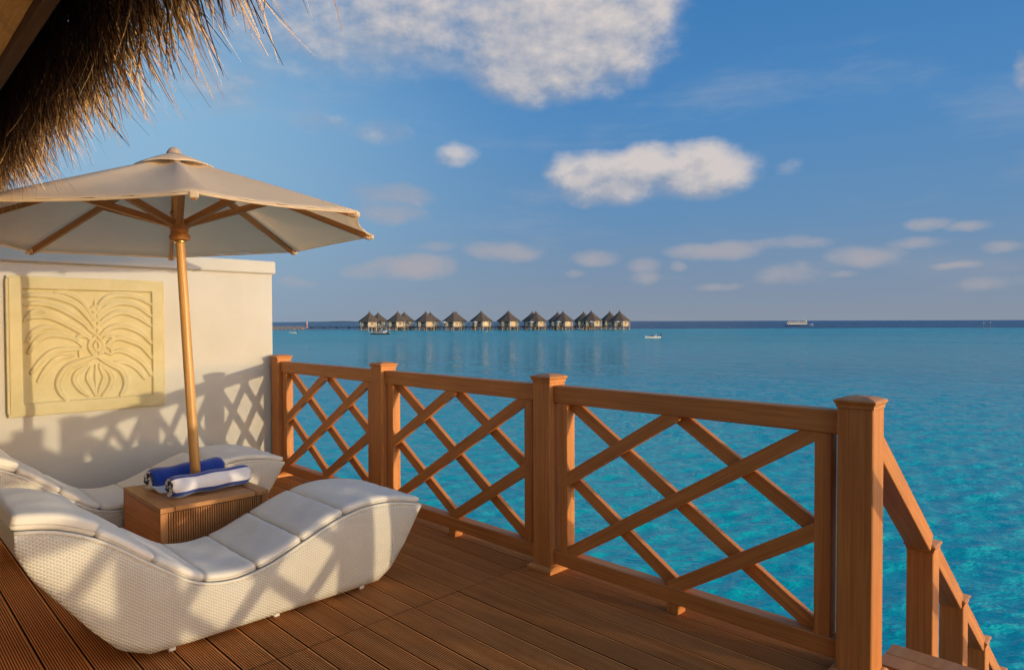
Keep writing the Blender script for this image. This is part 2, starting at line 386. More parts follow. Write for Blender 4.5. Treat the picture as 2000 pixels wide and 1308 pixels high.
def mat_water():
    m, t, b = new_mat('sea_water')
    g = t.n.new('ShaderNodeNewGeometry'); P = g.outputs['Position']
    q = t.vmath('DOT_PRODUCT', P, (math.cos(YAW), math.sin(YAW), 0))       # distance seawards
    edge_n = t.math('MULTIPLY', t.math('SUBTRACT', t.noise(P, .012, 4, .6), .5), 60.0)
    q2 = t.math('ADD', q, edge_n)
    patch = t.noise(t.mapping(P, (.02, .035, 1)), 1.0, 5, .6)
    patch2 = t.noise(t.mapping(P, (.05, .08, 1), (5, 3, 0)), 1.0, 4, .6)
    near = t.mixc(t.smooth(patch2, .35, .7), (.0, .46, .46), (.001, .44, .455))
    lag = t.mixc(t.smooth(patch, .38, .68), (.005, .39, .44), (.003, .345, .42))
    lag = t.mixc(t.smooth(q, 8, 45), near, lag)
    pale = t.mixc(t.smooth(patch, .3, .6), (.04, .50, .55), (.03, .44, .51))
    lag = t.mixc(t.smooth(q, 90, 230), lag, pale)
    col = t.mixc(t.smooth(q2, 335, 350), lag, (.006, .07, .17))
    t.l.new(col, b.inputs['Base Color'])
    b.inputs['IOR'].default_value = 1.33; b.inputs['Roughness'].default_value = .08
    b.inputs['Specular IOR Level'].default_value = .5
    t.l.new(t.smooth(q, 10, 250, .07, .28), b.inputs['Roughness'])
    Q = t.mapping(P, rot=(0, 0, -YAW-.10)); Q2 = t.mapping(P, rot=(0, 0, -YAW+.35))
    n1 = t.noise(t.mapping(Q, (6.0, 1.9, 1)), 1.0, 3, .6, .15)
    n2 = t.noise(t.mapping(Q2, (14.0, 5.0, 1)), 1.0, 2, .55, .1)
    n3 = t.noise(t.mapping(Q2, (.50, .24, 1)), 1.0, 6, .66, .3)
    n4 = t.noise(t.mapping(Q, (.11, .045, 1)), 1.0, 8, .72)
    h = t.math('ADD', t.math('MULTIPLY', n1, .09), t.math('MULTIPLY', n2, .020))
    h = t.math('ADD', h, t.math('MULTIPLY', t.math('MULTIPLY', n3, t.smooth(q, 12, 60)), 1.0))
    h = t.math('ADD', h, t.math('MULTIPLY', t.math('MULTIPLY', n4, t.smooth(q, 60, 180)), 5.0))
    bump(t, b, h, 1.0, 1.0)
    return m
M_water = mat_water()

# ------------------------------------------------------------------ sea
WZ = -2.5
def build_sea():
    ang = list(np.radians(np.arange(-52, 52.01, .26))+YAW)
    ang += list(np.radians(np.arange(55, 305.1, 3.5))+YAW)
    rs = [2.0]
    while rs[-1] < 50: rs.append(rs[-1]*1.0085)
    while rs[-1] < 170: rs.append(rs[-1]*1.0125)
    while rs[-1] < 40000: rs.append(rs[-1]*1.16)
    A, R = np.meshgrid(np.array(ang), np.array(rs))
    X = CX+R*np.cos(A); Y = CY+R*np.sin(A); Z = np.zeros_like(X)
    rg = np.random.RandomState(3)
    for i in range(80):
        lam = .34*10**(rg.rand()*.72)                          # .45 .. 6 m
        th = math.radians(52)+rg.randn()*.5                     # the wind comes in over the lagoon
        a = .0052*lam**.95*(.5+rg.rand())
        kx, ky = 2*PI/lam*math.cos(th), 2*PI/lam*math.sin(th)
        fade = np.clip(1.7-(R*.0100*3.0)/lam, 0, 1)*np.clip((150-R)/60, 0, 1)
        w = np.sin(kx*X+ky*Y+rg.rand()*6.28+.5*np.sin(.31*X+i)+.5*np.sin(.27*Y-i))
        Z += a*fade*(1-np.abs(w)**1.3*1.0+(w*.35))
    Z -= Z.mean()
    Z = np.where(R > 150, 0, Z)+WZ
    nR, nA = X.shape
    V = np.stack([X, Y, Z], -1).reshape(-1, 3)
    i = np.arange(nR-1)[:, None]; j = np.arange(nA)[None, :]; j2 = (j+1) % nA
    Q = np.stack([i*nA+j, i*nA+j2, (i+1)*nA+j2, (i+1)*nA+j], -1).reshape(-1, 4)
    # middle patch
    me = bpy.data.meshes.new('sea'); nv = len(V)
    V = np.vstack([V, [[CX, CY, WZ]]])
    tri = np.array([[nv, b_, (b_+1) % nA] for b_ in range(nA)])
    me.vertices.add(len(V)); me.vertices.foreach_set('co', V.ravel())
    nl = Q.size+tri.size; me.loops.add(nl)
    me.loops.foreach_set('vertex_index', np.concatenate([Q.ravel(), tri.ravel()]))
    nf = len(Q)+len(tri); me.polygons.add(nf)
    ls = np.concatenate([np.arange(len(Q))*4, len(Q)*4+np.arange(len(tri))*3])
    me.polygons.foreach_set('loop_start', ls)
    me.polygons.foreach_set('use_smooth', [True]*nf)
    me.update(calc_edges=True); me.validate(); me.materials.append(M_water)
    tag(link('sea', me), kind='structure')
build_sea()

# ------------------------------------------------------------------ deck
YW = 5.385                                                     # face of the white wall
M_grooveshade = plain('board_groove_shade', (.15, .055, .02), .9, (.09, .036, .016), 9)  # shade inside the grooves, painted as a darker board colour
M_gapshade = plain('board_gap_shade', (.018, .010, .006), .95)  # near-black board edges: shade of the gaps painted in
def deck_board_mesh(L, w=.1415, th=.024, ng=13, gd=.004):
    prof = []; pm = []
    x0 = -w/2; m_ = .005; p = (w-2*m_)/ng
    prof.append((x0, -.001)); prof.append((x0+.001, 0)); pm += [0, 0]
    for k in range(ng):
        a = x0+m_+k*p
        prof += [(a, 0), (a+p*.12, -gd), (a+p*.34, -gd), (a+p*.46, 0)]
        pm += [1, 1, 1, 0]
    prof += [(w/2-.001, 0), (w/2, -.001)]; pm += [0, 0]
    V = []; Fc = []; n = len(prof); mi = []
    for y in (-L/2, L/2):
        V += [(x, y, z) for x, z in prof]
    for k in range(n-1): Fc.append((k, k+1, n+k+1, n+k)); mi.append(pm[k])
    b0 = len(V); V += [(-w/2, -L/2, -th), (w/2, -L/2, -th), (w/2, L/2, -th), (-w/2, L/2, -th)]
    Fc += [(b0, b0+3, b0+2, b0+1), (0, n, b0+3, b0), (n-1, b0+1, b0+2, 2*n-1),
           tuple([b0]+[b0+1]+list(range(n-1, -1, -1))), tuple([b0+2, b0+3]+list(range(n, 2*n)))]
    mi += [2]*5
    return mesh_from('deck_board', V, Fc, [M_deck, M_grooveshade, M_gapshade], False, mi)
deck = empty('timber_deck', (0, 0, 0)); tag(deck, kind='structure')
joints = [-3.0, -.55, 1.88, 4.26, YW-.004]
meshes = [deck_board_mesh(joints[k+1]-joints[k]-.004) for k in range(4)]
nb = 37
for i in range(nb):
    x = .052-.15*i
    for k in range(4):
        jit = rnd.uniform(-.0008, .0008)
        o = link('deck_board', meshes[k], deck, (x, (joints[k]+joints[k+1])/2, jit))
fr = box('deck_gap_dark_slab', (5.5, YW+3.0-.02, .12), (.118-2.75, (YW-3.0)/2, -.132), M_darkfill, deck)  # closed dark slab added under the boards so the gaps look black
box('deck_edge_beam', (.045, YW+2.6, .22), (.142, (YW-2.6)/2+.0, -.132), M_railY, deck, .004)
for y in (-2.2, 0.0, 1.757, 3.514, 5.2):
    for x in (.0, -2.5, -5.0):
        tube('deck_pile', [(x, y, -4.0), (x, y, -.2)], .11, M_pile, deck, 12)

# ------------------------------------------------------------------ railing
SP = 1.757
cap_me = None
def cap_mesh(h):
    s = h/.07
    prof = [(h-.001, -.001), (h+.003, .0), (h+.003, .010), (h+.006, .018), (h+.011, .024), (h+.012, .031), (h+.005, .036), (h*.6, .046), (.008, .050)]
    return ring_solid([sq(a, b) for a, b in prof], M_cap)
CAP = cap_mesh(.07); CAPS = cap_mesh(.062)
SKIRT = ring_solid([sq(.073, 0.0005), sq(.095, .0005), sq(.095, .018), sq(.082, .032), sq(.0715, .034)], M_cap, cap=False)
def post(parent, x, y, z0, z1, h=.07, skirt=True, cap=True):
    p = box('post', (2*h, 2*h, z1-z0), (x, y, (z0+z1)/2), M_railZ, parent, .004)
    if cap: link('cap', CAP if h > .065 else CAPS, p, (0, 0, (z1-z0)/2))
    if skirt: link('base_skirt', SKIRT, p, (0, 0, -(z1+z0)/2))
    return p
def panel(parent, y0, y1):
    """lattice panel between post centres y0 < y1 on x = 0"""
    a, b = y0+.105, y1-.105
    zb0, zb1, zt0, zt1 = .052, .135, 1.015, 1.118
    L = y1-y0-.14
    box('top_rail', (.078, L, zt1-zt0), (0, (y0+y1)/2, (zt0+zt1)/2), M_railY, parent, .005)
    box('bottom_rail', (.078, L, zb1-zb0), (0, (y0+y1)/2, (zb0+zb1)/2), M_railY, parent, .005)
    for yy in (a+.035, b-.035):
        box('stile', (.070, .07, zt0-zb1), (0, yy, (zt0+zb1)/2), M_railZ, parent, .003)
    box('foot_block', (.07, .07, zb0), (0, (y0+y1)/2, zb0/2), M_railZ, parent, .003)
    i0, i1 = a+.07, b-.07; Wd = i1-i0; H0, H1 = zb1, zt0; Hh = H1-H0
    def seg(u0, v0, u1, v1, x):
        p = Vector((x, i0+u0*Wd, H0+v0*Hh)); q = Vector((x, i0+u1*Wd, H0+v1*Hh)); d = (q-p).normalized()*.02
        bar_between('lattice_bar', p-d, q+d, .033, .070, M_railY, parent, Vector((0, 0, 1)), .002)
    # u runs towards the wall = left in the photograph
    for s in ((1, .5, .5, 1), (1, 0, 0, 1), (.5, 0, 0, .5)): seg(*s, -.0182)
    for s in ((1, 1, 0, 0), (.5, 1, 0, .5), (1, .5, .5, 0)): seg(*s, .0182)
rail = empty('lattice_railing', (0, 0, 0), 0, 'brown lattice railing with capped posts running from the cream wall to the stairs', 'railing')
for k in range(4): post(rail, 0, SP*k, -.30, 1.136)
for k in range(3): panel(rail, SP*k, SP*(k+1))
TH = math.radians(17.5)
rail2 = empty('lattice_railing', (0, -.93, 0), PI-TH, 'brown wooden lattice railing continuing on the near side of the stairs', 'railing')
for k in range(4): post(rail2, 0, SP*k, -.30, 1.136)
for k in range(3): panel(rail2, SP*k, SP*(k+1))

def stair_rail(y, label):
    r = empty('stair_railing', (0, y, 0), 0, label, 'stair railing')
    xs = [.0, .995, 1.70, 2.36, 2.98, 3.58]
    def ztop(x): return .895-.735*(x-.27)
    for i, x in enumerate(xs[1:]):
        zc = [.345, -.15, -.625, -1.07, -1.52][i]
        post(r, x, 0, -3.6, zc-.045, .062, skirt=False)
    for i in range(len(xs)-1):
        xa = xs[i]+(.072 if i == 0 else .063); xb = xs[i+1]-.063
        p = Vector((xa, 0, ztop(xa)-.055)); q = Vector((xb, 0, ztop(xb)-.055))
        bar_between('handrail', p, q, .112, .09, M_railY, r, bevel=.003)
    return r
stair_rail(0.0, 'brown handrail with capped posts stepping down to the water beyond the big corner post')
stair_rail(-.93, 'brown handrail with capped posts on the near side of the water stairs')
st = empty('wooden_stairs', (.26, -.48, 0), 0, 'brown timber stairs leading down from the deck between the two sloping handrails', 'stairs')
for k in range(2):
    box('landing_board', (.118, .93, .036), (-.032+.121*k-.0, -.005, -.018), M_cap, st, .003)
for k in range(11):
    for q in range(2):
        box('tread', (.128, .80, .035), (.24+.25*k+.131*q, 0, -.20-.184*k), M_cap, st, .003)
for yy in (-.415, .415):
    bar_between('stringer', (.12, yy, -.22), (2.95, yy, -2.30), .04, .22, M_railX, st)

# ------------------------------------------------------------------ white wall and its relief
wl = empty('garden_wall', (-2.6, YW, 0), 0, 'cream painted wall with a projecting coping at the end of the deck', 'wall')
box('wall_face', (5.14, .20, 4.3), (0, .10, -.175), M_wall, wl, .004)
box('coping', (5.185, .26, .125), (0.005, .10, 2.032), M_wall, wl, .012)

def relief():
    x0, x1, z0, z1 = -2.13, -1.05, .795, 1.84
    root = empty('relief_panel', ((x0+x1)/2, YW, z0), 0, 'yellowish stone panel carved with palm fronds and a bulb shaped flower on the cream wall', 'wall carving')
    w = x1-x0; h = z1-z0; NX, NZ = 250, 242
    # strokes in source drawing units, mapped to the inner field
    def mp(p): return ((p[0]-105)/(1345-105), 1-(p[1]-150)/(1215-150))
    G = []
    def S_(pts, wd, ht=1.0): G.append(([mp(p) for p in pts], wd, ht))
    fr_ = .030
    S_([(740, 560), (640, 450), (450, 330), (270, 285), (130, 300)], fr_)
    S_([(735, 620), (640, 560), (510, 480), (380, 420), (270, 405), (130, 430)], fr_)
    S_([(740, 470), (600, 300), (420, 225), (250, 205), (130, 215)], fr_)
    S_([(730, 400), (650, 260), (520, 190), (400, 180)], fr_*.8)
    S_([(600, 640), (480, 590), (330, 580), (230, 640), (160, 740)], fr_)
    S_([(600, 720), (480, 720), (380, 740), (280, 810), (180, 930)], fr_)
    S_([(420, 520), (300, 510), (200, 560), (150, 640)], fr_*.9)
    S_([(440, 420), (280, 350), (180, 380), (130, 450)], fr_*.7)
    S_([(560, 780), (430, 800), (330, 880), (240, 1010)], fr_*.9)
    S_([(800, 500), (870, 430), (980, 370), (1100, 370), (1220, 420), (1330, 500)], fr_)
    S_([(790, 420), (850, 340), (970, 275), (1100, 270), (1220, 310), (1330, 400)], fr_)
    S_([(790, 340), (850, 250), (960, 195), (1100, 190), (1220, 215), (1330, 280)], fr_)
    S_([(820, 590), (900, 530), (1020, 500), (1150, 530), (1250, 590), (1330, 680)], fr_)
    S_([(900, 650), (1000, 620), (1120, 650), (1240, 710), (1330, 830)], fr_)
    S_([(930, 760), (1030, 750), (1130, 790), (1250, 880), (1330, 1010)], fr_)
    S_([(960, 860), (1080, 870), (1180, 930), (1260, 1040)], fr_*.9)
    for a in (0, 1, 2, 3):
        S_([(770, 300+a*70), (735, 330+a*70), (760, 365+a*70)], .016); S_([(770, 300+a*70), (805, 330+a*70), (775, 365+a*70)], .016)
    S_([(765, 250), (760, 570)], .010)
    S_([(780, 585), (715, 655), (720, 730), (790, 800), (840, 720), (830, 650), (780, 585)], .020, 1.1)
    S_([(780, 640), (755, 690), (785, 745), (808, 690), (780, 640)], .016, 1.2)
    S_([(720, 640), (680, 600), (610, 600), (600, 640), (650, 690), (620, 740), (615, 790)], .020)
    S_([(840, 640), (880, 600), (940, 610), (930, 650), (880, 690), (920, 720), (925, 775), (860, 760)], .020)
    S_([(760, 800), (610, 850), (500, 900), (430, 1010), (430, 1110), (490, 1200)], .034, 1.2)
    S_([(790, 800), (900, 870), (1010, 930), (1065, 1020), (1060, 1110), (1010, 1190)], .034, 1.2)
    S_([(700, 880), (600, 940), (570, 1020), (620, 1110), (700, 1180)], .028)
    S_([(810, 880), (900, 950), (930, 1030), (900, 1110), (830, 1185)], .028)
    S_([(720, 900), (690, 1000), (730, 1090), (765, 1180)], .022); S_([(800, 900), (850, 1000), (820, 1090), (785, 1180)], .022)
    S_([(765, 880), (765, 1100)], .012)
    bx = .072; bz = .072
    U, Vv = np.meshgrid(np.linspace(0, 1, NX), np.linspace(0, 1, NZ))
    fu = (U-bx)/(1-2*bx); fv = (Vv-bz)/(1-2*bz)
    Hf = np.zeros_like(U)
    def catmull(pts, n=7):
        P = [pts[0]]+list(pts)+[pts[-1]]; out = []
        for i in range(1, len(P)-2):
            p0, p1, p2, p3 = [np.array(q) for q in P[i-1:i+3]]
            for k in range(n):
                s = k/n; out.append(.5*((2*p1)+(-p0+p2)*s+(2*p0-5*p1+4*p2-p3)*s*s+(-p0+3*p1-3*p2+p3)*s**3))
        out.append(np.array(P[-2])); return out
    for pts, wd, ht in G:
        c = catmull(pts); n = len(c); D = np.full_like(U, 9.0)
        for i in range(n-1):
            a, b_ = c[i], c[i+1]; d = b_-a; L2 = (d@d)+1e-9
            s = np.clip(((fu-a[0])*d[0]+(fv-a[1])*d[1])/L2, 0, 1)
            dd = np.hypot(fu-a[0]-s*d[0], fv-a[1]-s*d[1])
            k = (i+s)/(n-1); ww = wd*(.35+.65*np.sin(np.clip(k, .02, .98)*PI)**.6)
            D = np.minimum(D, dd/ww)
        Hf = np.maximum(Hf, ht*(np.clip(1-D*D, 0, 1)**.38-.30*np.exp(-(D/.16)**2)))
    inner = np.clip(np.minimum(np.minimum(fu, 1-fu)*w, np.minimum(fv, 1-fv)*h)/.010, 0, 1)
    z = .028*(1-inner)+inner*(.005+.018*np.clip(Hf, 0, 1.2))
    V = []; Fc = []
    for j in range(NZ):
        for i in range(NX): V.append(((U[j, i]-.5)*w, -z[j, i]-.012, Vv[j, i]*h))
    for j in range(NZ-1):
        for i in range(NX-1):
            a = j*NX+i; Fc.append((a, a+1, a+NX+1, a+NX))
    link('carving', mesh_from('carving', V, Fc, M_panel, True), root)
    # moulded rim
    t_ = .024
    box('rim', (w+.030, .034, t_), (0, -.017, -t_/2+.004), M_panel, root, .004)
    box('rim', (w+.030, .034, t_), (0, -.017, h+t_/2-.004), M_panel, root, .004)
    box('rim', (t_, .034, h-.0082), (-w/2-t_/2+.004, -.017, h/2), M_panel, root, .004)
    box('rim', (t_, .034, h-.0082), (w/2+t_/2-.004, -.017, h/2), M_panel, root, .004)
relief()

# ------------------------------------------------------------------ loungers
def smooth_curve(P):
    """piecewise Catmull through (x,z) points -> function of x"""
    xs = np.array([p[0] for p in P]); zs = np.array([p[1] for p in P])
    m = np.gradient(zs, xs)
    def f(x):
        i = int(np.clip(np.searchsorted(xs, x)-1, 0, len(xs)-2)); h = xs[i+1]-xs[i]; s = (x-xs[i])/h
        return ((2*s**3-3*s*s+1)*zs[i]+(s**3-2*s*s+s)*h*m[i]+(-2*s**3+3*s*s)*zs[i+1]+(s**3-s*s)*h*m[i+1])
    return f
TOPP = [(-2.56, .675), (-2.43, .650), (-2.285, .585), (-2.075, .428), (-1.87, .285), (-1.72, .252), (-1.55, .272), (-1.35, .345), (-1.12, .428), (-.95, .455), (-.80, .448), (-.585, .400)]
BOTP = [(-2.56, .60), (-2.51, .485), (-2.30, .205), (-2.20, .09), (-2.08, .032), (-1.9, .026), (-1.1, .026), (-.89, .030), (-.80, .085), (-.7065, .20), (-.62, .335), (-.585, .400)]
ftop = smooth_curve(TOPP); 
def fbot(x):
    xs = [p[0] for p in BOTP]; return float(np.interp(x, xs, [p[1] for p in BOTP]))
LW = .66
def lounger(y0, label, sh=0.0):
    root = empty('wave_lounger', (-1.6+sh, y0+LW/2, 0), 0, label, 'sun lounger', 'white wicker wave loungers')
    X0 = -1.6
    # body: side skins with uv, top, belly
    bm = bmesh.new(); uvl = bm.loops.layers.uv.new('UVMap')
    N = 90; M_ = 10
    xs = [-2.56+(1.975)*i/N for i in range(N+1)]
    arc = [0.0]
    for i in range(N): arc.append(arc[-1]+math.hypot(xs[i+1]-xs[i], ftop(xs[i+1])-ftop(xs[i])))
    arb = [0.0]
    for i in range(N): arb.append(arb[-1]+math.hypot(xs[i+1]-xs[i], fbot(xs[i+1])-fbot(xs[i])))
    def grid(fn, uvfn, a, b):
        vs = [[bm.verts.new(fn(i, j)) for j in range(b+1)] for i in range(a+1)]
        for i in range(a):
            for j in range(b):
                try: f_ = bm.faces.new((vs[i][j], vs[i+1][j], vs[i+1][j+1], vs[i][j+1]))
                except ValueError: continue
                f_.smooth = True
                for lp, (ii, jj) in zip(f_.loops, ((i, j), (i+1, j), (i+1, j+1), (i, j+1))): lp[uvl].uv = uvfn(ii, jj)
    for s in (-1, 1):
        def fn(i, j, s=s):
            x = xs[i]; zt, zb = ftop(x), fbot(x); v = j/M_
            bulge = .012*math.sin(PI*v)
            return Vector((x-X0, s*(LW/2-.0+bulge), zt+(zb-zt)*v))
        grid(fn, lambda i, j: (arc[i]*.75+xs[i]*.25, (fbot(xs[i])+(ftop(xs[i])-fbot(xs[i]))*(1-j/M_))), N, M_)
    grid(lambda i, j: Vector((xs[i]-X0, -LW/2+LW*j/8, ftop(xs[i]))), lambda i, j: (arc[i], LW*j/8), N, 8)
    grid(lambda i, j: Vector((xs[i]-X0, -LW/2+LW*j/8, fbot(xs[i]))), lambda i, j: (LW*j/8, arb[i]), N, 8)
    grid(lambda i, j: Vector((xs[0]-X0, -LW/2+LW*j/8, fbot(xs[0])+(ftop(xs[0])-fbot(xs[0]))*i/3)), lambda i, j: (LW*j/8, .03*i), 3, 8)
    bmesh.ops.remove_doubles(bm, verts=bm.verts, dist=.0008)
    me = bpy.data.meshes.new('wicker_body'); bmesh.ops.recalc_face_normals(bm, faces=bm.faces); bm.to_mesh(me); bm.free()
    me.materials.append(M_wicker)
    body = link('wicker_body', me, root)
    # bound wicker edge along the top
    for s in (-1, 1):
        pts = [(xs[i]-X0, s*(LW/2-.004), ftop(xs[i])+.001) for i in range(0, N+1, 2)]
        tube('edge_binding', pts, .009, M_wicker, root, 8)
        for x in (-1.98, -1.48, -.98):
            box('foot', (.030, .030, .030), (x-X0, s*(LW/2-.04), .0152), M_white_gel, root, .003)
    # cushions
    seams = [-2.575, -2.285, -2.065, -1.845, -1.585, -1.345, -1.10, -.588]
    hw = LW/2-.012; rg = random.Random(int(y0*10))
    for k in range(len(seams)-1):
        a, b_ = seams[k]+.0012, seams[k+1]-.0012
        T = .040 if k else .064
        nu, nv, nw = (14, 18, 4)
        V = []; idx = {}; Fc = []
        def P(u, v, w):                     # u,v,w in 0..1 ; rounded box bent along the curve
            Lb = b_-a; x = a+u*Lb; y = -hw+2*hw*v; z = T*w
            r = .015
            cx = min(max(x, a+r), b_-r); cy = min(max(y, -hw+r), hw-r); cz = min(max(z, r), T-r)
            d = Vector((x-cx, y-cy, z-cz))
            if d.length > 1e-6:
                d = d.normalized()*r; x, y, z = cx+d.x, cy+d.y, cz+d.z
            puff = math.sin(PI*u)**.7*math.sin(PI*v)**.5 if 0 < u < 1 and 0 < v < 1 else 0
            if w > .5: z += (.006*puff + .0025*math.sin(11*y+5*x+k)*puff + .0016*math.sin(31*y-17*x+2*k)*puff)
            # soft creases near the seams
            if w > .9: z += .0016*math.sin(70*y+9*math.sin(8*y+k*2))*(max(0, 1-min(u, 1-u)*6))
            xq = min(max(x, -2.55), -.592)
            s = (ftop(xq+.004)-ftop(xq-.004))/.008; ln = math.hypot(1, s)
            return (x-X0-z*s/ln, y, ftop(xq)+(x-xq)*s+.006+z/ln)
        def vid(i, j, l):
            if (i, j, l) not in idx: idx[(i, j, l)] = len(V); V.append(P(i/nu, j/nv, l/nw))
            return idx[(i, j, l)]
        for i in range(nu):
            for j in range(nv):
                Fc.append((vid(i, j, nw), vid(i+1, j, nw), vid(i+1, j+1, nw), vid(i, j+1, nw)))
                Fc.append((vid(i, j, 0), vid(i, j+1, 0), vid(i+1, j+1, 0), vid(i+1, j, 0)))
        for i in range(nu):
            for l in range(nw):
                Fc.append((vid(i, 0, l), vid(i+1, 0, l), vid(i+1, 0, l+1), vid(i, 0, l+1)))
                Fc.append((vid(i, nv, l), vid(i, nv, l+1), vid(i+1, nv, l+1), vid(i+1, nv, l)))
        for j in range(nv):
            for l in range(nw):
                Fc.append((vid(0, j, l), vid(0, j, l+1), vid(0, j+1, l+1), vid(0, j+1, l)))
                Fc.append((vid(nu, j, l), vid(nu, j+1, l), vid(nu, j+1, l+1), vid(nu, j, l+1)))
        o = link('headrest_cushion' if k == 0 else 'cushion', mesh_from('cushion', V, Fc, M_cushion, True), root)
        if k == 0: o['label'] = 'thicker cushion at the head end'
        pts = []
        for i in range(0, 15): pts.append(P(i/14, 0, .42))
        tube('piping', [(p[0], p[1]-.001, p[2]) for p in pts], .0022, M_pipe, o, 5)
    return root
lounger(2.264, 'white wicker wave shaped lounger with cushions in front of the ribbed table')
lounger(3.985, 'white wicker wave shaped lounger with cushions between table and cream wall', -.02)

# ------------------------------------------------------------------ table
TX0, TX1, TY0, TY1, TZ = -1.752, -1.112, 3.175, 3.895, .43
def table():
    r = empty('ribbed_table', ((TX0+TX1)/2, (TY0+TY1)/2, 0), 0, 'low brown box table with ribbed sides holding the towels and the umbrella pole', 'table')
    w = TX1-TX0; d = TY1-TY0
    # top: two edge boards and planks
    eb = .078
    for s in (-1, 1): box('edge_board', (eb, d, .03), (s*(w/2-eb/2), 0, TZ-.015), M_tableZ, r, .002)
    iw = w-2*eb-.008; n = 5; pw = d/n
    for k in range(n): box('plank', (iw, pw-.003, .028), (0, -d/2+pw*(k+.5), TZ-.016), M_tableX, r, .002)
    # carcass
    box('carcass', (w-.05, d-.05, TZ-.05), (0, 0, (TZ-.05)/2+.012), M_darkfill, r)
    # ribbed long faces (front and back) between corner posts
    for s in (-1, 1):
        for q in (-1, 1): box('corner_post', (.042, .024, TZ-.036), (q*(w/2-.021), s*(d/2-.014), (TZ-.036)/2+.004), M_tableZ, r, .002)
        V = []; Fc = []; span = w-.090; nr = 40; p = span/nr; yb = s*(d/2-.016); yf = s*(d/2-.005)
        prof = []
        for k in range(nr):
            a = -span/2+k*p; prof += [(a, yb), (a+p*.18, yf), (a+p*.72, yf), (a+p*.9, yb)]
        prof.append((span/2, yb))
        for z in (.006, TZ-.034): V += [(x, y, z) for x, y in prof]
        m_ = len(prof)
        for k in range(m_-1): Fc.append((k, k+1, m_+k+1, m_+k))
        tag(link('ribbed_front', mesh_from('ribbed_front', V, Fc, M_tableZ), r), kind='stuff')
    for s in (-1, 1):
        for k in range(3):
            hh = (TZ-.036)/3; box('side_board', (.022, d-.060, hh-.003), (s*(w/2-.012), 0, .004+hh*(k+.5)), M_railY, r, .002)
table()

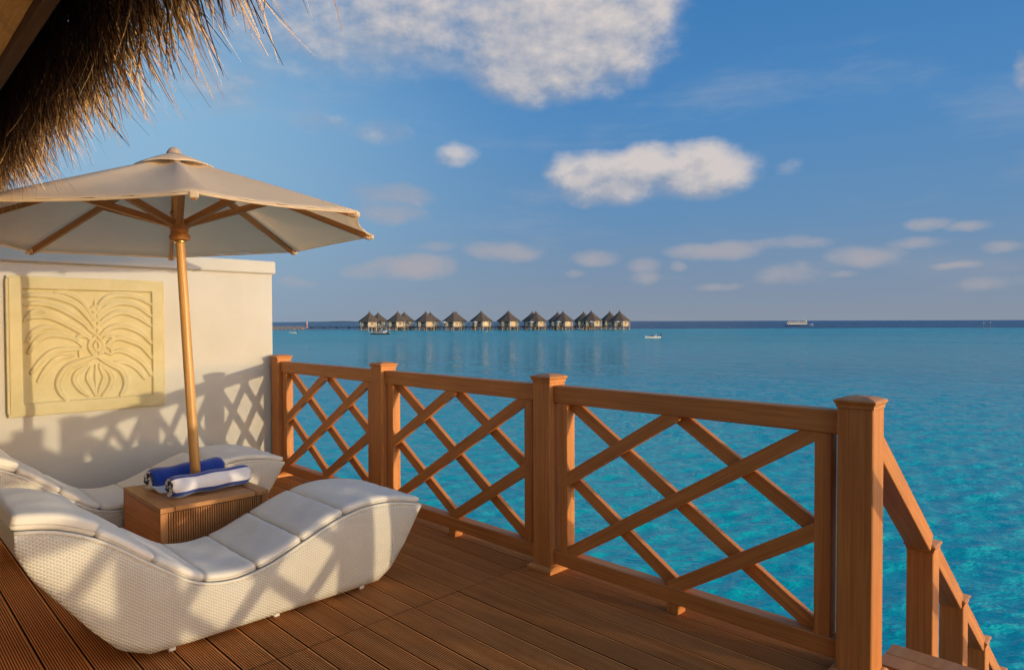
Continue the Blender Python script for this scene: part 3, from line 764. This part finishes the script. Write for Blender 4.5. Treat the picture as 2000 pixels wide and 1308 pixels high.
# ------------------------------------------------------------------ umbrella
def umbrella():
    up = Vector((-.035, .047, 1)).normalized()
    e1 = Vector((0, 1, 0)).cross(up).normalized(); e2 = up.cross(e1)
    B = Vector((-1.421, 3.543, TZ))
    r = empty('market_umbrella', (B.x, B.y, TZ), 0, 'large cream canvas umbrella with wooden ribs on a pale wooden pole rising from the table', 'umbrella')
    def W_(h, rad, a): return up*h+e1*rad*math.cos(a)+e2*rad*math.sin(a)
    pr = [(.0, .031), (.8, .030), (1.58, .027)]
    rings = [[tuple(W_(h, q, 2*PI*k/20)) for k in range(20)] for h, q in ((-.0, .031), (.4, .0305), (.8, .030), (1.2, .029), (1.62, .027), (2.13, .025))]
    link('pole', ring_solid(rings, M_pole, True), r)
    # lower runner hub with notched collar
    def solid(name, prof, mat, n=20, parent=r, ph=0):
        return link(name, ring_solid([[tuple(W_(h, q, 2*PI*k/n+ph)) for k in range(n)] for q, h in prof], mat, n > 12), parent)
    hub = solid('hub', [(.028, 1.60), (.058, 1.60), (.062, 1.615), (.062, 1.630), (.050, 1.640), (.052, 1.670), (.066, 1.685), (.066, 1.725), (.048, 1.735), (.028, 1.735)], M_strut)
    solid('brass_ring', [(.028, 1.582), (.036, 1.582), (.037, 1.590), (.036, 1.599), (.028, 1.599)], M_brass, 20, hub)
    solid('upper_hub', [(.026, 2.02), (.060, 2.02), (.060, 2.075), (.026, 2.08)], M_strut)
    solid('finial', [(.034, 2.13), (.046, 2.142), (.047, 2.156), (.042, 2.17), (.030, 2.186), (.014, 2.197), (.003, 2.200)], plain('faded_cap_cloth', (.45, .33, .26), .9))
    PH = 4.44; Rr = 1.279; Hr = 1.655; Ha = 2.135
    def ang(k): return PH+k*PI/4
    def cup(tt): return Ha-(Ha-Hr)*(tt**1.04)              # canopy height along a rib
    # canopy: eight gores, each sagging between ribs, real thickness
    V = []; Fc = []; NR, NA = 12, 10
    for layer in (0, 1):
        for i in range(NR+1):
            tt = .085+(1-.085)*i/NR
            for k in range(8):
                for j in range(NA):
                    f = j/NA; a0, a1 = ang(k), ang(k+1)
                    p = W_(0, 1, a0)*(1-f)+W_(0, 1, a1)*f
                    rad = Rr*tt; sc = 1-.035*4*f*(1-f)*tt**2
                    h = cup(tt)-.030*4*f*(1-f)*math.sin(PI*min(tt, 1))*1.0-.006*4*f*(1-f)
                    h += .004*math.sin(9*f*PI+k)*math.sin(PI*f)*tt
                    V.append(tuple(p*rad*sc+up*(h-(.003 if layer else 0))))
    n = 8*NA; L1 = (NR+1)*n
    for i in range(NR):
        for k in range(n):
            k2 = (k+1) % n
            Fc.append((i*n+k, (i+1)*n+k, (i+1)*n+k2, i*n+k2)); Fc.append((L1+i*n+k, L1+i*n+k2, L1+(i+1)*n+k2, L1+(i+1)*n+k))
    for k in range(n):
        k2 = (k+1) % n
        Fc.append((NR*n+k, L1+NR*n+k, L1+NR*n+k2, NR*n+k2)); Fc.append((k, k2, L1+k2, L1+k))
    can = link('canopy', mesh_from('canopy', V, Fc, M_canvas, True), r)
    # hem round the edge
    hem = []
    for k in range(8):
        for j in range(NA):
            f = j/NA; p = W_(0, 1, ang(k))*(1-f)+W_(0, 1, ang(k+1))*f
            hem.append(p*Rr*(1-.035*4*f*(1-f))+up*(Hr-.010-.006*4*f*(1-f)))
    hem.append(hem[0]); tube('hem', hem, .0065, M_canvas, can, 6)
    # wind vent cap
    V = []; Fc = []; m_ = 8*6
    for i, (tt, dz) in enumerate(((.018, .022), (.09, .016), (.17, .004), (.20, -.004))):
        for k in range(8):
            for j in range(6):
                f = j/6; p = W_(0, 1, ang(k))*(1-f)+W_(0, 1, ang(k+1))*f
                h = cup(tt)+dz+.012+(.012*4*f*(1-f)*(i/3))
                V.append(tuple(p*Rr*tt+up*h))
    for i in range(3):
        for k in range(m_):
            k2 = (k+1) % m_; Fc.append((i*m_+k, (i+1)*m_+k, (i+1)*m_+k2, i*m_+k2))
    vent = link('vent_cap', mesh_from('vent_cap', V, Fc, M_canvas, True), r)
    so_ = vent.modifiers.new('thick', 'SOLIDIFY'); so_.thickness = .003
    for k in range(8):
        a = ang(k); out = (W_(0, 1, a)).normalized()
        p = W_(cup(.04)-.028, .05, a); q = W_(Hr-.022, Rr*.985, a)
        rib = bar_between('rib', p, q, .024, .038, M_strut, r, up, .002)
        # pocket at the rib end, with a light peg
        pk = bar_between('rib_pocket', W_(Hr-.012, Rr*.955, a), W_(Hr-.020, Rr*1.004, a), .040, .030, M_canvas, r, up, .004)
        # strut from the hub, forked pair
        m = W_(cup(.46)-.045, Rr*.46, a)
        side = up.cross(out).normalized()
        s0 = W_(1.705, .055, a)
        bar_between('strut', s0, m, .038, .040, M_strut, r, up, .002)
        bar_between('pivot_pin', m-side*.024+out*-.01, m+side*.024+out*-.01, .012, .012, M_brass, r, up)
    # cord toggle hanging at the nearest rib end
umbrella()

# ------------------------------------------------------------------ towels
def towel(p, q, R, label, cols, flap=None, start=0.0):
    """rolled towel from p to q resting on the table; cols(angle fraction)->material index of outer wrap"""
    p = Vector(p); q = Vector(q); ax = (q-p).normalized(); side = ax.cross(Vector((0, 0, 1))).normalized()
    L = (q-p).length; mid = (p+q)/2
    root = empty('rolled_towel', (mid.x, mid.y, TZ), 0, label, 'towel', 'rolled beach towels')
    turns = 3.6; n = 116; th = .0165
    prof = []
    for i in range(n+1):
        a = 2*PI*turns*i/n
        rad = R-.0172*(turns-a/(2*PI))
        rad = max(rad, .004)*(1+.012*math.sin(3*a))
        prof.append((rad, a+start))
    NL = 24; V = []; Fc = []; mi = []
    for l in range(NL+1):
        u = l/NL
        wob = .0035*math.sin(5*u*PI)+.002*math.sin(13*u)
        endf = 1-.14*max(0, (abs(u-.5)-.44)/.06)**2
        for k, (rad, a) in enumerate(prof):
            rr_ = (rad+wob*(rad/R))*endf
            jag = .004*math.sin(7*a)*(1 if l in (0, NL) else 0)
            for dr in (0, -th):
                r2 = max(rr_+dr, .0015)
                c = p-mid+ax*(L*u+jag)+side*(r2*math.sin(a))*1.03+Vector((0, 0, 1))*(R*.96+r2*math.cos(a)*.96)
                V.append(tuple(c))
    m_ = len(prof)*2
    for l in range(NL):
        for k in range(len(prof)-1):
            a = l*m_+k*2; turn = (n-k)/n*turns
            ci = cols(((prof[k][1]) % (2*PI))/(2*PI)) if turn < 1.02 else (1 if turn < 2.4 else 2)
            Fc.append((a, a+m_, a+m_+2, a+2)); mi.append(ci)
            Fc.append((a+1, a+3, a+m_+3, a+m_+1)); mi.append(ci)
        e = l*m_+(len(prof)-1)*2; Fc.append((e, e+m_, e+m_+1, e+1)); mi.append(cols(((prof[-1][1]) % (2*PI))/(2*PI)))
    for l in (0, NL):
        for k in range(len(prof)-1):
            a = l*m_+k*2; Fc.append((a, a+2, a+3, a+1) if l == 0 else (a, a+1, a+3, a+2)); mi.append(2 if (k//9) % 2 else 1)
    link('roll', mesh_from('roll', V, Fc, [M_tblue, M_twhite, M_tnavy], True, mi), root)
    if flap:
        V = []; Fc = []; a_, b_ = 16, 6
        for lay in (0, 1):
            for i in range(a_+1):
                for j in range(b_+1):
                    u = flap[0]+(flap[1]-flap[0])*i/a_; v = j/b_
                    z = .020*(1-v)**2+.012-.009*lay+.004*math.sin(9*u*3+v*3)
                    c = p-mid+ax*(L*u+.006*math.sin(6*v))+side*(R*.25+(flap[2])*v)+Vector((0, 0, z))
                    V.append(tuple(c))
        L1 = (a_+1)*(b_+1)
        def q_(a, b, c, d): Fc.append((a, b, c, d))
        for i in range(a_):
            for j in range(b_):
                k = i*(b_+1)+j; q_(k, k+b_+1, k+b_+2, k+1); q_(L1+k, L1+k+1, L1+k+b_+2, L1+k+b_+1)
        for i in range(a_):
            k = i*(b_+1)+b_; q_(k, k+b_+1, L1+k+b_+1, L1+k)
        for j in range(b_):
            for k in (j, a_*(b_+1)+j): q_(k, k+1, L1+k+1, L1+k)
        link('loose_end', mesh_from('loose_end', V, Fc, M_twhite, True), root)
# angle 0 = top, grows towards 'side' (the camera side)
towel((-1.638, 3.385, TZ), (-1.145, 3.425, TZ), .072, 'rolled towel with a wide white band and blue edges, in front of the umbrella pole',
      lambda f: 1 if .085 < f < .30 else 0)
towel((-1.665, 3.685, TZ), (-1.175, 3.79, TZ), .074, 'blue rolled towel with a loose white end, behind the umbrella pole',
      lambda f: 0 if f < .34 or f > .8 else 1, flap=(-.0, .42, .14))

# ------------------------------------------------------------------ thatched eave of the villa
def eave():
    r = empty('thatched_roof', (-2.63, 1.5, 2.3), 0, 'palm thatched eave with timber edge board and woven ceiling at the top left', 'roof')
    y0, y1 = -3.2, 5.3; L = y1-y0; yc = (y0+y1)/2-1.5
    # edge board (fascia)
    box('edge_board', (.034, L, .066), (-.006, yc, .032), M_fascia, r, .004)
    box('edge_batten', (.028, L, .045), (.028, yc, .095), M_fascia, r, .004)
    # woven ceiling rises inwards
    def quad(name, pts, mat, th):
        n = (Vector(pts[1])-Vector(pts[0])).cross(Vector(pts[3])-Vector(pts[0])).normalized()*th
        V = [Vector(p) for p in pts]+[Vector(p)+n for p in pts]
        Fc = [(0, 1, 2, 3), (7, 6, 5, 4), (0, 4, 5, 1), (1, 5, 6, 2), (2, 6, 7, 3), (3, 7, 4, 0)]
        return link(name, mesh_from(name, V, Fc, mat), r)
    ya, yb = y0-1.5, y1-1.5
    quad('woven_ceiling', [(-.026, ya, .030), (-.026, yb, .030), (-3.2, yb, 2.1), (-3.2, ya, 2.1)], M_mat, .02)
    for y in np.arange(-3.0, 5.2, .9):
        bar_between('rafter', (-.9, y-1.5, .545), (-3.1, y-1.5, 1.985), .06, .09, M_fascia, r)
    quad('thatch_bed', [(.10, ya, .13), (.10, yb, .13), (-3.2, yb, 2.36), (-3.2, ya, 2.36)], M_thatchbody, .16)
    # strands
    rg = np.random.RandomState(11)
    N = 16500
    yy = ya+(yb-ya)*rg.rand(N)
    # uneven tufts along the eave
    tuft = .5+.5*np.sin(yy*9.0+2*np.sin(yy*3.1))*np.sin(yy*23+1.3)
    dep = rg.rand(N)**.75                                 # 0 inner .. 1 outer edge
    x = .045+dep*.150+.012*rg.randn(N)
    zr = .16-.07*dep+.10*rg.rand(N)
    ln = (.11+.17*rg.rand(N)+.07*tuft)*(1+.25*(rg.rand(N) > .93))
    ln *= np.where(dep < .35, .75, 1.0)
    dirx = .08+.30*rg.rand(N)*dep+.13*rg.randn(N); diry = .20*rg.randn(N)-.16; bend = .10*rg.randn(N); bendy = .10*rg.randn(N)
    wd = .0012+.0021*rg.rand(N)
    wa = rg.rand(N)*PI
    nseg = 4; V = np.zeros((N, nseg+1, 2, 3)); 
    for s in range(nseg+1):
        u = s/nseg
        cx = x+ln*(dirx*u+bend*u*u); cy = yy+ln*(diry*u+bendy*u*u); cz = zr-ln*(u*(1-.05*u))
        w = wd*(1-.75*u**2)
        for q, sg in ((0, -1), (1, 1)):
            V[:, s, q, 0] = cx+sg*w*np.cos(wa+.8*u); V[:, s, q, 1] = cy+sg*w*np.sin(wa+.8*u); V[:, s, q, 2] = cz
    base = np.arange(N)[:, None]*(2*(nseg+1)); sidx = np.arange(nseg)[None, :]*2
    b0 = base+sidx
    Q = np.stack([b0, b0+1, b0+3, b0+2], -1).reshape(-1, 4)
    me = bpy.data.meshes.new('thatch_strands'); VV = V.reshape(-1, 3)
    me.vertices.add(len(VV)); me.vertices.foreach_set('co', VV.ravel())
    me.loops.add(Q.size); me.loops.foreach_set('vertex_index', Q.ravel())
    me.polygons.add(len(Q)); me.polygons.foreach_set('loop_start', np.arange(len(Q))*4)
    me.update(calc_edges=True)
    uv = me.uv_layers.new(name='UVMap')
    tone = np.clip((rg.rand(N)**1.1)*(.04+1.1*np.clip((dep-.35)/.5, 0, 1)), 0, 1)  # inner strands near black: shade inside the thatch put into their colour
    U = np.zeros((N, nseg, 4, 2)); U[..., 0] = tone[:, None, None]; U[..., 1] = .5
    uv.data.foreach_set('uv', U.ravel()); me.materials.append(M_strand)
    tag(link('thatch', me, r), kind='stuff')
eave()
# unseen villa front behind the camera; cream part added for bounce, dark part against it
vw = empty('added_villa_front', (-4.35, 1.0, 0), 0, 'unseen villa front added to shape the light, cream part for bounce, dark timber and glass doors against it', 'building')
box('wall_face', (.2, 3.9, 3.3), (0, 2.40, 1.68), M_wall, vw)
box('added_dark_front', (.18, 5.6, 3.3), (0, -2.36, 1.68), M_vwood, vw)
for k in range(3): box('added_glass_door', (.04, 1.3, 2.1), (.12, -3.9+1.5*k, 1.08), M_dkglass, vw)

# ------------------------------------------------------------------ far water villas
AX = Vector((math.sin(YAW), -math.cos(YAW), 0)); FW = Vector((math.cos(YAW), math.sin(YAW), 0)); CAM = Vector((CX, CY, 0))
def at(X, D): return CAM+AX*X+FW*D
def villa_proto():
    r = empty('water_villa', (0, 0, 0))
    zf = 1.75; zw = zf+2.55; R = 5.35; n = 8
    # roof: octagonal, slightly bell shaped, with eave thickness
    def oc(rad, z, ph=PI/8): return [(rad*math.cos(2*PI*i/n+ph), rad*math.sin(2*PI*i/n+ph), z) for i in range(n)]
    V = oc(R*.985, zw-.30)+oc(R, zw-.12)+oc(R*.70, zw+1.05)+oc(R*.40, zw+2.30)+oc(R*.16, zw+3.42)+oc(.28, zw+4.05)
    Fc = []
    for k in range(5):
        for i in range(n):
            j = (i+1) % n; Fc.append((k*n+i, k*n+j, (k+1)*n+j, (k+1)*n+i))
    Fc.append(tuple(range(n-1, -1, -1))); Fc.append(tuple(range(5*n, 6*n)))
    roof = link('roof', mesh_from('roof', V, Fc, M_vthatch), r)
    link('finial', lathe([(.30, 0), (.36, .12), (.20, .30), (.16, .55), (.05, .75)], M_vwood, 8), roof, (0, 0, zw+4.0))
    # walls
    Rw = 4.2
    wl_ = link('wall', ring_solid([oc(Rw, zf), oc(Rw, zw-.2)], M_vwall), r)
    ap = Rw*math.cos(PI/8)
    win = box_mesh((1.15, .10, 1.35), M_dkglass); pil = box_mesh((.30, .22, 2.3), M_vtrim)
    dor = box_mesh((1.7, .10, 2.05), M_dkglass); frm = box_mesh((1.35, .06, 1.55), M_vtrim)
    for i in range(8):
        a = 2*PI*i/8
        if i % 2: 
            f = link('window', frm, r, (ap*1.004*math.cos(a), ap*1.004*math.sin(a), zf+1.28), (0, 0, a+PI/2))
            link('pane', win, f, (0, 0, 0))
        else: link('door', dor, r, (ap*1.004*math.cos(a), ap*1.004*math.sin(a), zf+1.06), (0, 0, a+PI/2))
        b = a+PI/8; link('pillar', pil, r, (Rw*1.0*math.cos(b), Rw*1.0*math.sin(b), zf+1.16), (0, 0, b))
    # deck, veranda posts, railing, piles
    link('deck', ring_solid([oc(5.15, zf-.28), oc(5.15, zf)], M_vwood), r)
    vp = box_mesh((.16, .16, 2.25), M_vtrim); rl = 5.0
    for i in range(8):
        b = 2*PI*i/8+PI/8; c = b+PI/4
        link('veranda_post', vp, r, (rl*math.cos(b), rl*math.sin(b), zf+1.12))
        p = Vector((rl*math.cos(b), rl*math.sin(b), zf+.85)); q = Vector((rl*math.cos(c), rl*math.sin(c), zf+.85))
        if i not in (5,): bar_between('railing', p, q, .07, .10, M_vtrim, r)
    pm = lathe([(.26, -2.0), (.26, zf-.28)], M_pile, 8)
    for i in range(8):
        b = 2*PI*i/8+PI/8; link('pile', pm, r, (4.7*math.cos(b), 4.7*math.sin(b), 0))
    for i in range(4):
        b = 2*PI*i/4; link('pile', pm, r, (2.6*math.cos(b), 2.6*math.sin(b), 0))
    return r
def copy_tree(o, parent=None):
    c = o.copy(); COL.objects.link(c); c.parent = parent
    for ch in list(o.children): copy_tree(ch, c)
    return c
vproto = villa_proto()
fpx = [722, 777, 832, 886, 940, 994, 1047, 1100, 1155, 1210]
ordn = ['first', 'second', 'third', 'fourth', 'fifth', 'sixth', 'seventh', 'eighth', 'ninth', 'tenth']
vrot = random.Random(4)
VD = 4*F_/17.2
first = True
for i, px in enumerate(fpx):
    X = (px-1000)/F_*VD
    for row in (0, 1):
        o = vproto if first else copy_tree(vproto)
        first = False
        D = VD+(24 if row else 0); Xr = X-(.9 if row else 0)
        p = at(Xr, D); o.location = (p.x, p.y, WZ)
        o.rotation_euler = (0, 0, YAW+PI-.25+vrot.uniform(-.08, .08))
        s = 1.0+vrot.uniform(-.02, .02); o.scale = (s, s, s)
        o['group'] = 'thatched water villas on stilts'; o['category'] = 'villa'
        o['label'] = ('thatched water villa on stilts, %s from the left in the front row on the lagoon' if row == 0 else
                      'thatched water villa mostly hidden behind the %s front villa from the left') % ordn[i]
# parasols on some of the villa terraces
def parasol(X, D, label):
    p = at(X, D); r = empty('terrace_parasol', (p.x, p.y, WZ+1.75), 0, label, 'parasol', 'white parasols on the villa terraces')
    link('pole', lathe([(.05, 0), (.05, 2.3)], M_vtrim, 6), r)
    link('canopy', lathe([(1.45, 1.75), (1.40, 1.80), (.7, 2.12), (.06, 2.40)], M_white_gel, 8, False), r)
for i, dx in ((3, -3.9), (4, -2.6), (6, -2.2), (7, -2.4), (8, -.6), (9, -1.6)):
    parasol((fpx[i]-1000)/F_*VD+dx, VD-4.4, 'white parasol on the terrace of the %s villa from the left' % ordn[i])
# walkway behind and to the left
def walkway(Xa, Xb, D, z, mat, label, pmat, step, rail_=False):
    a, b = at(Xa, D), at(Xb, D); mid = (a+b)/2
    r = empty('walkway', (mid.x, mid.y, WZ), math.atan2(AX.y, AX.x), label, 'walkway')
    L = Xb-Xa
    box('walk_deck', (L, 2.2, .28), (0, 0, z), mat, r)
    pm = lathe([(.17, -1.5), (.17, z-.14)], pmat, 6); lp = box_mesh((.12, .12, .9), mat)
    n = int(L/step)
    for k in range(n+1):
        link('pile', pm, r, (-L/2+k*step, -.9, 0)); 
        if k % 2 == 0: link('pile_cap', box_mesh((.7, 2.3, .3), mat), r, (-L/2+k*step, 0, z-.28))
        if k % 3 == 0: link('lamp_post', lp, r, (-L/2+k*step, -.95, z+.55))
    if rail_:
        for zz in (.45, .95): box('rail', (L, .06, .09), (0, -1.05, z+zz), mat, r)
        for k in range(n*2+1): link('baluster', box_mesh((.10, .10, 1.0), mat), r, (-L/2+k*step/2, -1.05, z+.5))
walkway((592-1000)/F_*VD, (1198-1000)/F_*VD, VD+12, 1.45, M_walk, 'long dark walkway on piles linking the water villas', M_pile, 3.0)
walkway((440-1000)/F_*VD, (591-1000)/F_*VD, VD+4, 1.15, M_sandstonejetty, 'tan railed jetty joining the left end of the dark walkway', M_sandstonejetty, 1.9, True)
p = at((594-1000)/F_*VD, VD+4)
pv = empty('jetty_marker', (p.x, p.y, WZ), 0, 'short reddish post where the tan jetty meets the walkway', 'post')
box('shaft', (.5, .5, 2.6), (0, 0, 2.4), plain('faded_red', (.45, .20, .18), .8), pv); box('head', (.7, .7, .2), (0, 0, 3.8), M_vtrim, pv)

# ------------------------------------------------------------------ boats
def hull_mesh(L, Wd, H, mat, bow=1.0, sheer=.35, n=14):
    rings = []
    for i in range(n+1):
        u = i/n; x = -L/2+L*u
        w = Wd/2*(1-(max(0, u-.45)/.55)**2.2*bow)*(.86+.14*min(1, u*4)); w = max(w, .03)
        top = H*(1+sheer*(max(0, u-.5)*2)**2+.10*(max(0, .3-u)*3)**2); keel = -.35*H+.30*H*(max(0, u-.75)*4)**2*.9
        rings.append([(x, -w, top), (x, -w*.86, top*.45), (x, -w*.45, keel*.6), (x, 0, keel), (x, w*.45, keel*.6), (x, w*.86, top*.45), (x, w, top), (x, w*.88, top-.02), (x, 0, top*.72), (x, -w*.88, top-.02)])
    return ring_solid(rings, mat, False, 'hull')
def person(X, D, z, mat_top, label, seated=False, h=1.7, rz=0):
    """small far-off figure grown as one body from a joint skeleton"""
    p = at(X, D) if not isinstance(X, Vector) else X
    s = h/1.72
    root = empty('person', (p.x, p.y, z), rz, label, 'person')
    J = {'pel': (0, 0, .92), 'che': (0, 0, 1.28), 'nek': (0, 0, 1.46), 'hed': (0, .01, 1.56), 'crn': (0, .01, 1.70),
         'ls': (.17, 0, 1.40), 'le': (.22, -.02, 1.12), 'lh': (.20, .12, .90), 'rs': (-.17, 0, 1.40), 're': (-.22, -.02, 1.12), 'rh': (-.20, .12, .90),
         'lk': (.10, .03, .50), 'lf': (.10, 0, .08), 'lt': (.10, .16, .04), 'rk': (-.10, .03, .50), 'rf': (-.10, 0, .08), 'rt': (-.10, .16, .04)}
    if seated:
        for k in J:
            if k not in ('lk', 'lf', 'lt', 'rk', 'rf', 'rt'): J[k] = (J[k][0], J[k][1], J[k][2]-.47)
        for sx, a in ((1, 'l'), (-1, 'r')):
            J[a+'k'] = (.11*sx, .42, .48); J[a+'f'] = (.11*sx, .44, .08); J[a+'t'] = (.11*sx, .58, .04)
    Rr = {'pel': .13, 'che': .15, 'nek': .055, 'hed': .085, 'crn': .07, 'ls': .07, 'le': .045, 'lh': .035, 'rs': .07, 're': .045, 'rh': .035, 'lk': .065, 'lf': .045, 'lt': .03, 'rk': .065, 'rf': .045, 'rt': .03}
    E_ = [('pel', 'che'), ('che', 'nek'), ('nek', 'hed'), ('hed', 'crn'), ('che', 'ls'), ('ls', 'le'), ('le', 'lh'), ('che', 'rs'), ('rs', 're'), ('re', 'rh'), ('pel', 'lk'), ('lk', 'lf'), ('lf', 'lt'), ('pel', 'rk'), ('rk', 'rf'), ('rf', 'rt')]
    ks = list(J); me = bpy.data.meshes.new('body'); me.from_pydata([tuple(c*s for c in J[k]) for k in ks], [(ks.index(a), ks.index(b)) for a, b in E_], [])
    o = link('body', me, root); sk = o.modifiers.new('skin', 'SKIN')
    for i, k in enumerate(ks):
        o.data.skin_vertices[0].data[i].radius = (Rr[k]*s, Rr[k]*s*.8); o.data.skin_vertices[0].data[i].use_root = (k == 'pel')
    sb = o.modifiers.new('sub', 'SUBSURF'); sb.levels = 1; sb.render_levels = 1
    me.materials.append(mat_top)
    hp = Vector(J['hed'])*s
    link('head', lathe([(.02, -.11), (.075, -.08), (.095, 0), (.09, .07), (.03, .12)], M_skin, 8), root, (hp.x, hp.y, hp.z+.02))
    return root
def ferry():
    D = 4*F_/10.7; X = (1561-1000)/F_*D; p = at(X, D)
    r = empty('ferry_boat', (p.x, p.y, WZ), math.atan2(AX.y, AX.x)-.12, 'white ferry with a long row of windows far out beyond the reef', 'boat')
    link('hull', hull_mesh(19.5, 4.2, 1.35, M_blue_p, 1.0, .25), r)
    box('rub_strip', (14.5, 4.3, .18), (-2.4, 0, 1.28), M_white_gel, r)
    cab = box('cabin', (13.6, 3.7, 1.95), (-1.9, 0, 2.35), M_white_gel, r, .12)
    for k in range(11):
        for s in (-1, 1): link('window', box_mesh((.72, .06, .95), M_dkglass), cab, (-5.9+k*1.18, s*1.86, .15))
    box('roof', (14.6, 4.1, .16), (-2.1, 0, 3.42), M_blue_p, r, .04)
    wh = box('wheelhouse', (2.2, 3.0, 1.1), (3.6, 0, 3.9), M_white_gel, r, .15)
    link('windscreen', box_mesh((.06, 2.4, .6), M_dkglass), wh, (1.11, 0, .1))
    for k in range(2): link('side_window', box_mesh((.7, .06, .5), M_dkglass), wh, (-.5+k*.95, -1.51, .1))
    box('roof_rail', (9.5, .06, .06), (-3.4, -1.9, 4.1), M_white_gel, r)
    for k in range(8): box('rail_post', (.06, .06, .62), (-7.9+k*1.28, -1.9, 3.79), M_white_gel, r)
    tube('mast', [(3.4, 0, 4.4), (3.3, 0, 5.6)], .06, M_white_gel, r, 6)
ferry()
def dhoni():
    D = 4*F_/24.6; X = (743-1000)/F_*D; p = at(X, D)
    r = empty('covered_boat', (p.x, p.y, WZ), math.atan2(AX.y, AX.x)+.05, 'dark wooden boat with a flat canopy carrying passengers in front of the first villas', 'boat')
    link('hull', hull_mesh(6.2, 1.9, .55, M_black, .95, .25), r)
    box('gunwale_stripe', (5.0, 1.94, .07), (-.5, 0, .44), M_white_gel, r)
    box('canopy', (4.9, 1.9, .10), (-.35, 0, 2.28), M_vwall, r, .03); box('canopy_fringe', (4.7, 1.8, .12), (-.35, 0, 2.17), M_vwood, r)
    for x in (-2.6, -1.0, .5, 1.9):
        for s in (-1, 1): box('canopy_post', (.06, .06, 1.75), (x, s*.82, 1.36), M_white_gel, r)
    box('bench', (4.2, .4, .08), (-.4, .45, .75), M_vwood, r); box('engine_box', (.9, .9, .6), (1.3, 0, .75), M_white_gel, r, .05)
    q = p+AX*0
    for dx, m_, lb in ((-1.75, M_gold, 'person in khaki seated at the stern end of the covered boat'), (-.85, M_red, 'person in red seated in the middle of the covered boat'), (-.25, M_gold, 'person in tan beside the red dressed one on the covered boat'), (.75, M_bluec, 'person in blue seated near the bow of the covered boat')):
        v = p+AX*dx; person(Vector((v.x, v.y, 0)), 0, WZ+.35, m_, lb, True, 1.7, math.atan2(AX.y, AX.x)+PI)
dhoni()
def skiff(px, py, L, head, label, driver=False):
    D = 4*F_/(py-626.5); X = (px-1000)/F_*D; p = at(X, D)
    r = empty('small_motorboat', (p.x, p.y, WZ+.02), head, label, 'boat')
    link('hull', hull_mesh(L, L*.30, L*.10, M_white_gel, 1.0, .6), r)
    box('seat', (L*.12, L*.22, L*.06), (-L*.12, 0, L*.11), M_vwall, r)
    if driver: box('windshield', (L*.03, L*.2, L*.08), (L*.05, 0, L*.15), M_dkglass, r)
    e = box('outboard', (L*.07, L*.07, L*.16), (-L*.52, 0, L*.10), M_black, r); box('cowling', (L*.09, L*.08, L*.07), (0, 0, L*.10), M_black, e)
    return p
hd = math.atan2(AX.y, AX.x)
pp = skiff(1275, 660, 3.7, hd+PI+.12, 'white open motorboat on the lagoon between the villas and the ferry', True)
v = pp+AX*.75; person(Vector((v.x, v.y, 0)), 0, WZ+.12, M_twhite, 'person in white seated at the stern of the open motorboat', True, 1.5, hd+PI/2)
skiff(572, 648.8, 3.0, hd+PI-.1, 'tiny white boat moored off the tan jetty', False)
def marker(px, py, h, label):
    D = 4*F_/(py-626); p = at((px-1000)/F_*D, D)
    r = empty('channel_marker', (p.x, p.y, WZ), 0, label, 'marker pole')
    link('pole', lathe([(.07, -2), (.06, h)], M_pile, 6), r); link('top_mark', lathe([(.0, h), (.16, h+.02), (.16, h+.3), (.02, h+.42)], M_white_gel, 6), r)
marker(1921, 644, 2.6, 'thin marker pole at the far right of the reef edge, left one')
marker(1934, 646, 2.9, 'thin marker pole at the far right of the reef edge, right one')
# low island on the horizon, left
def island():
    V = []; Fc = []; n = 30
    for i in range(n+1):
        u = i/n; h = 9*math.sin(PI*u)**.6+2.0*math.sin(17*u)*math.sin(PI*u)
        for y, zz in ((-60, 0), (-30, h*.8), (0, h), (60, 0)): V.append((-420+840*u, y, zz-1))
    for i in range(n):
        for j in range(3): a = i*4+j; Fc.append((a, a+4, a+5, a+1))
    p = at((675-1000)/F_*5200, 5200)
    m = plain('far_island_green', (.10, .14, .16), .9, (.085, .125, .15), .02)
    tag(link('far_island', mesh_from('far_island', V, Fc, m, True), None, (p.x, p.y, WZ), (0, 0, hd)), kind='structure')
island()
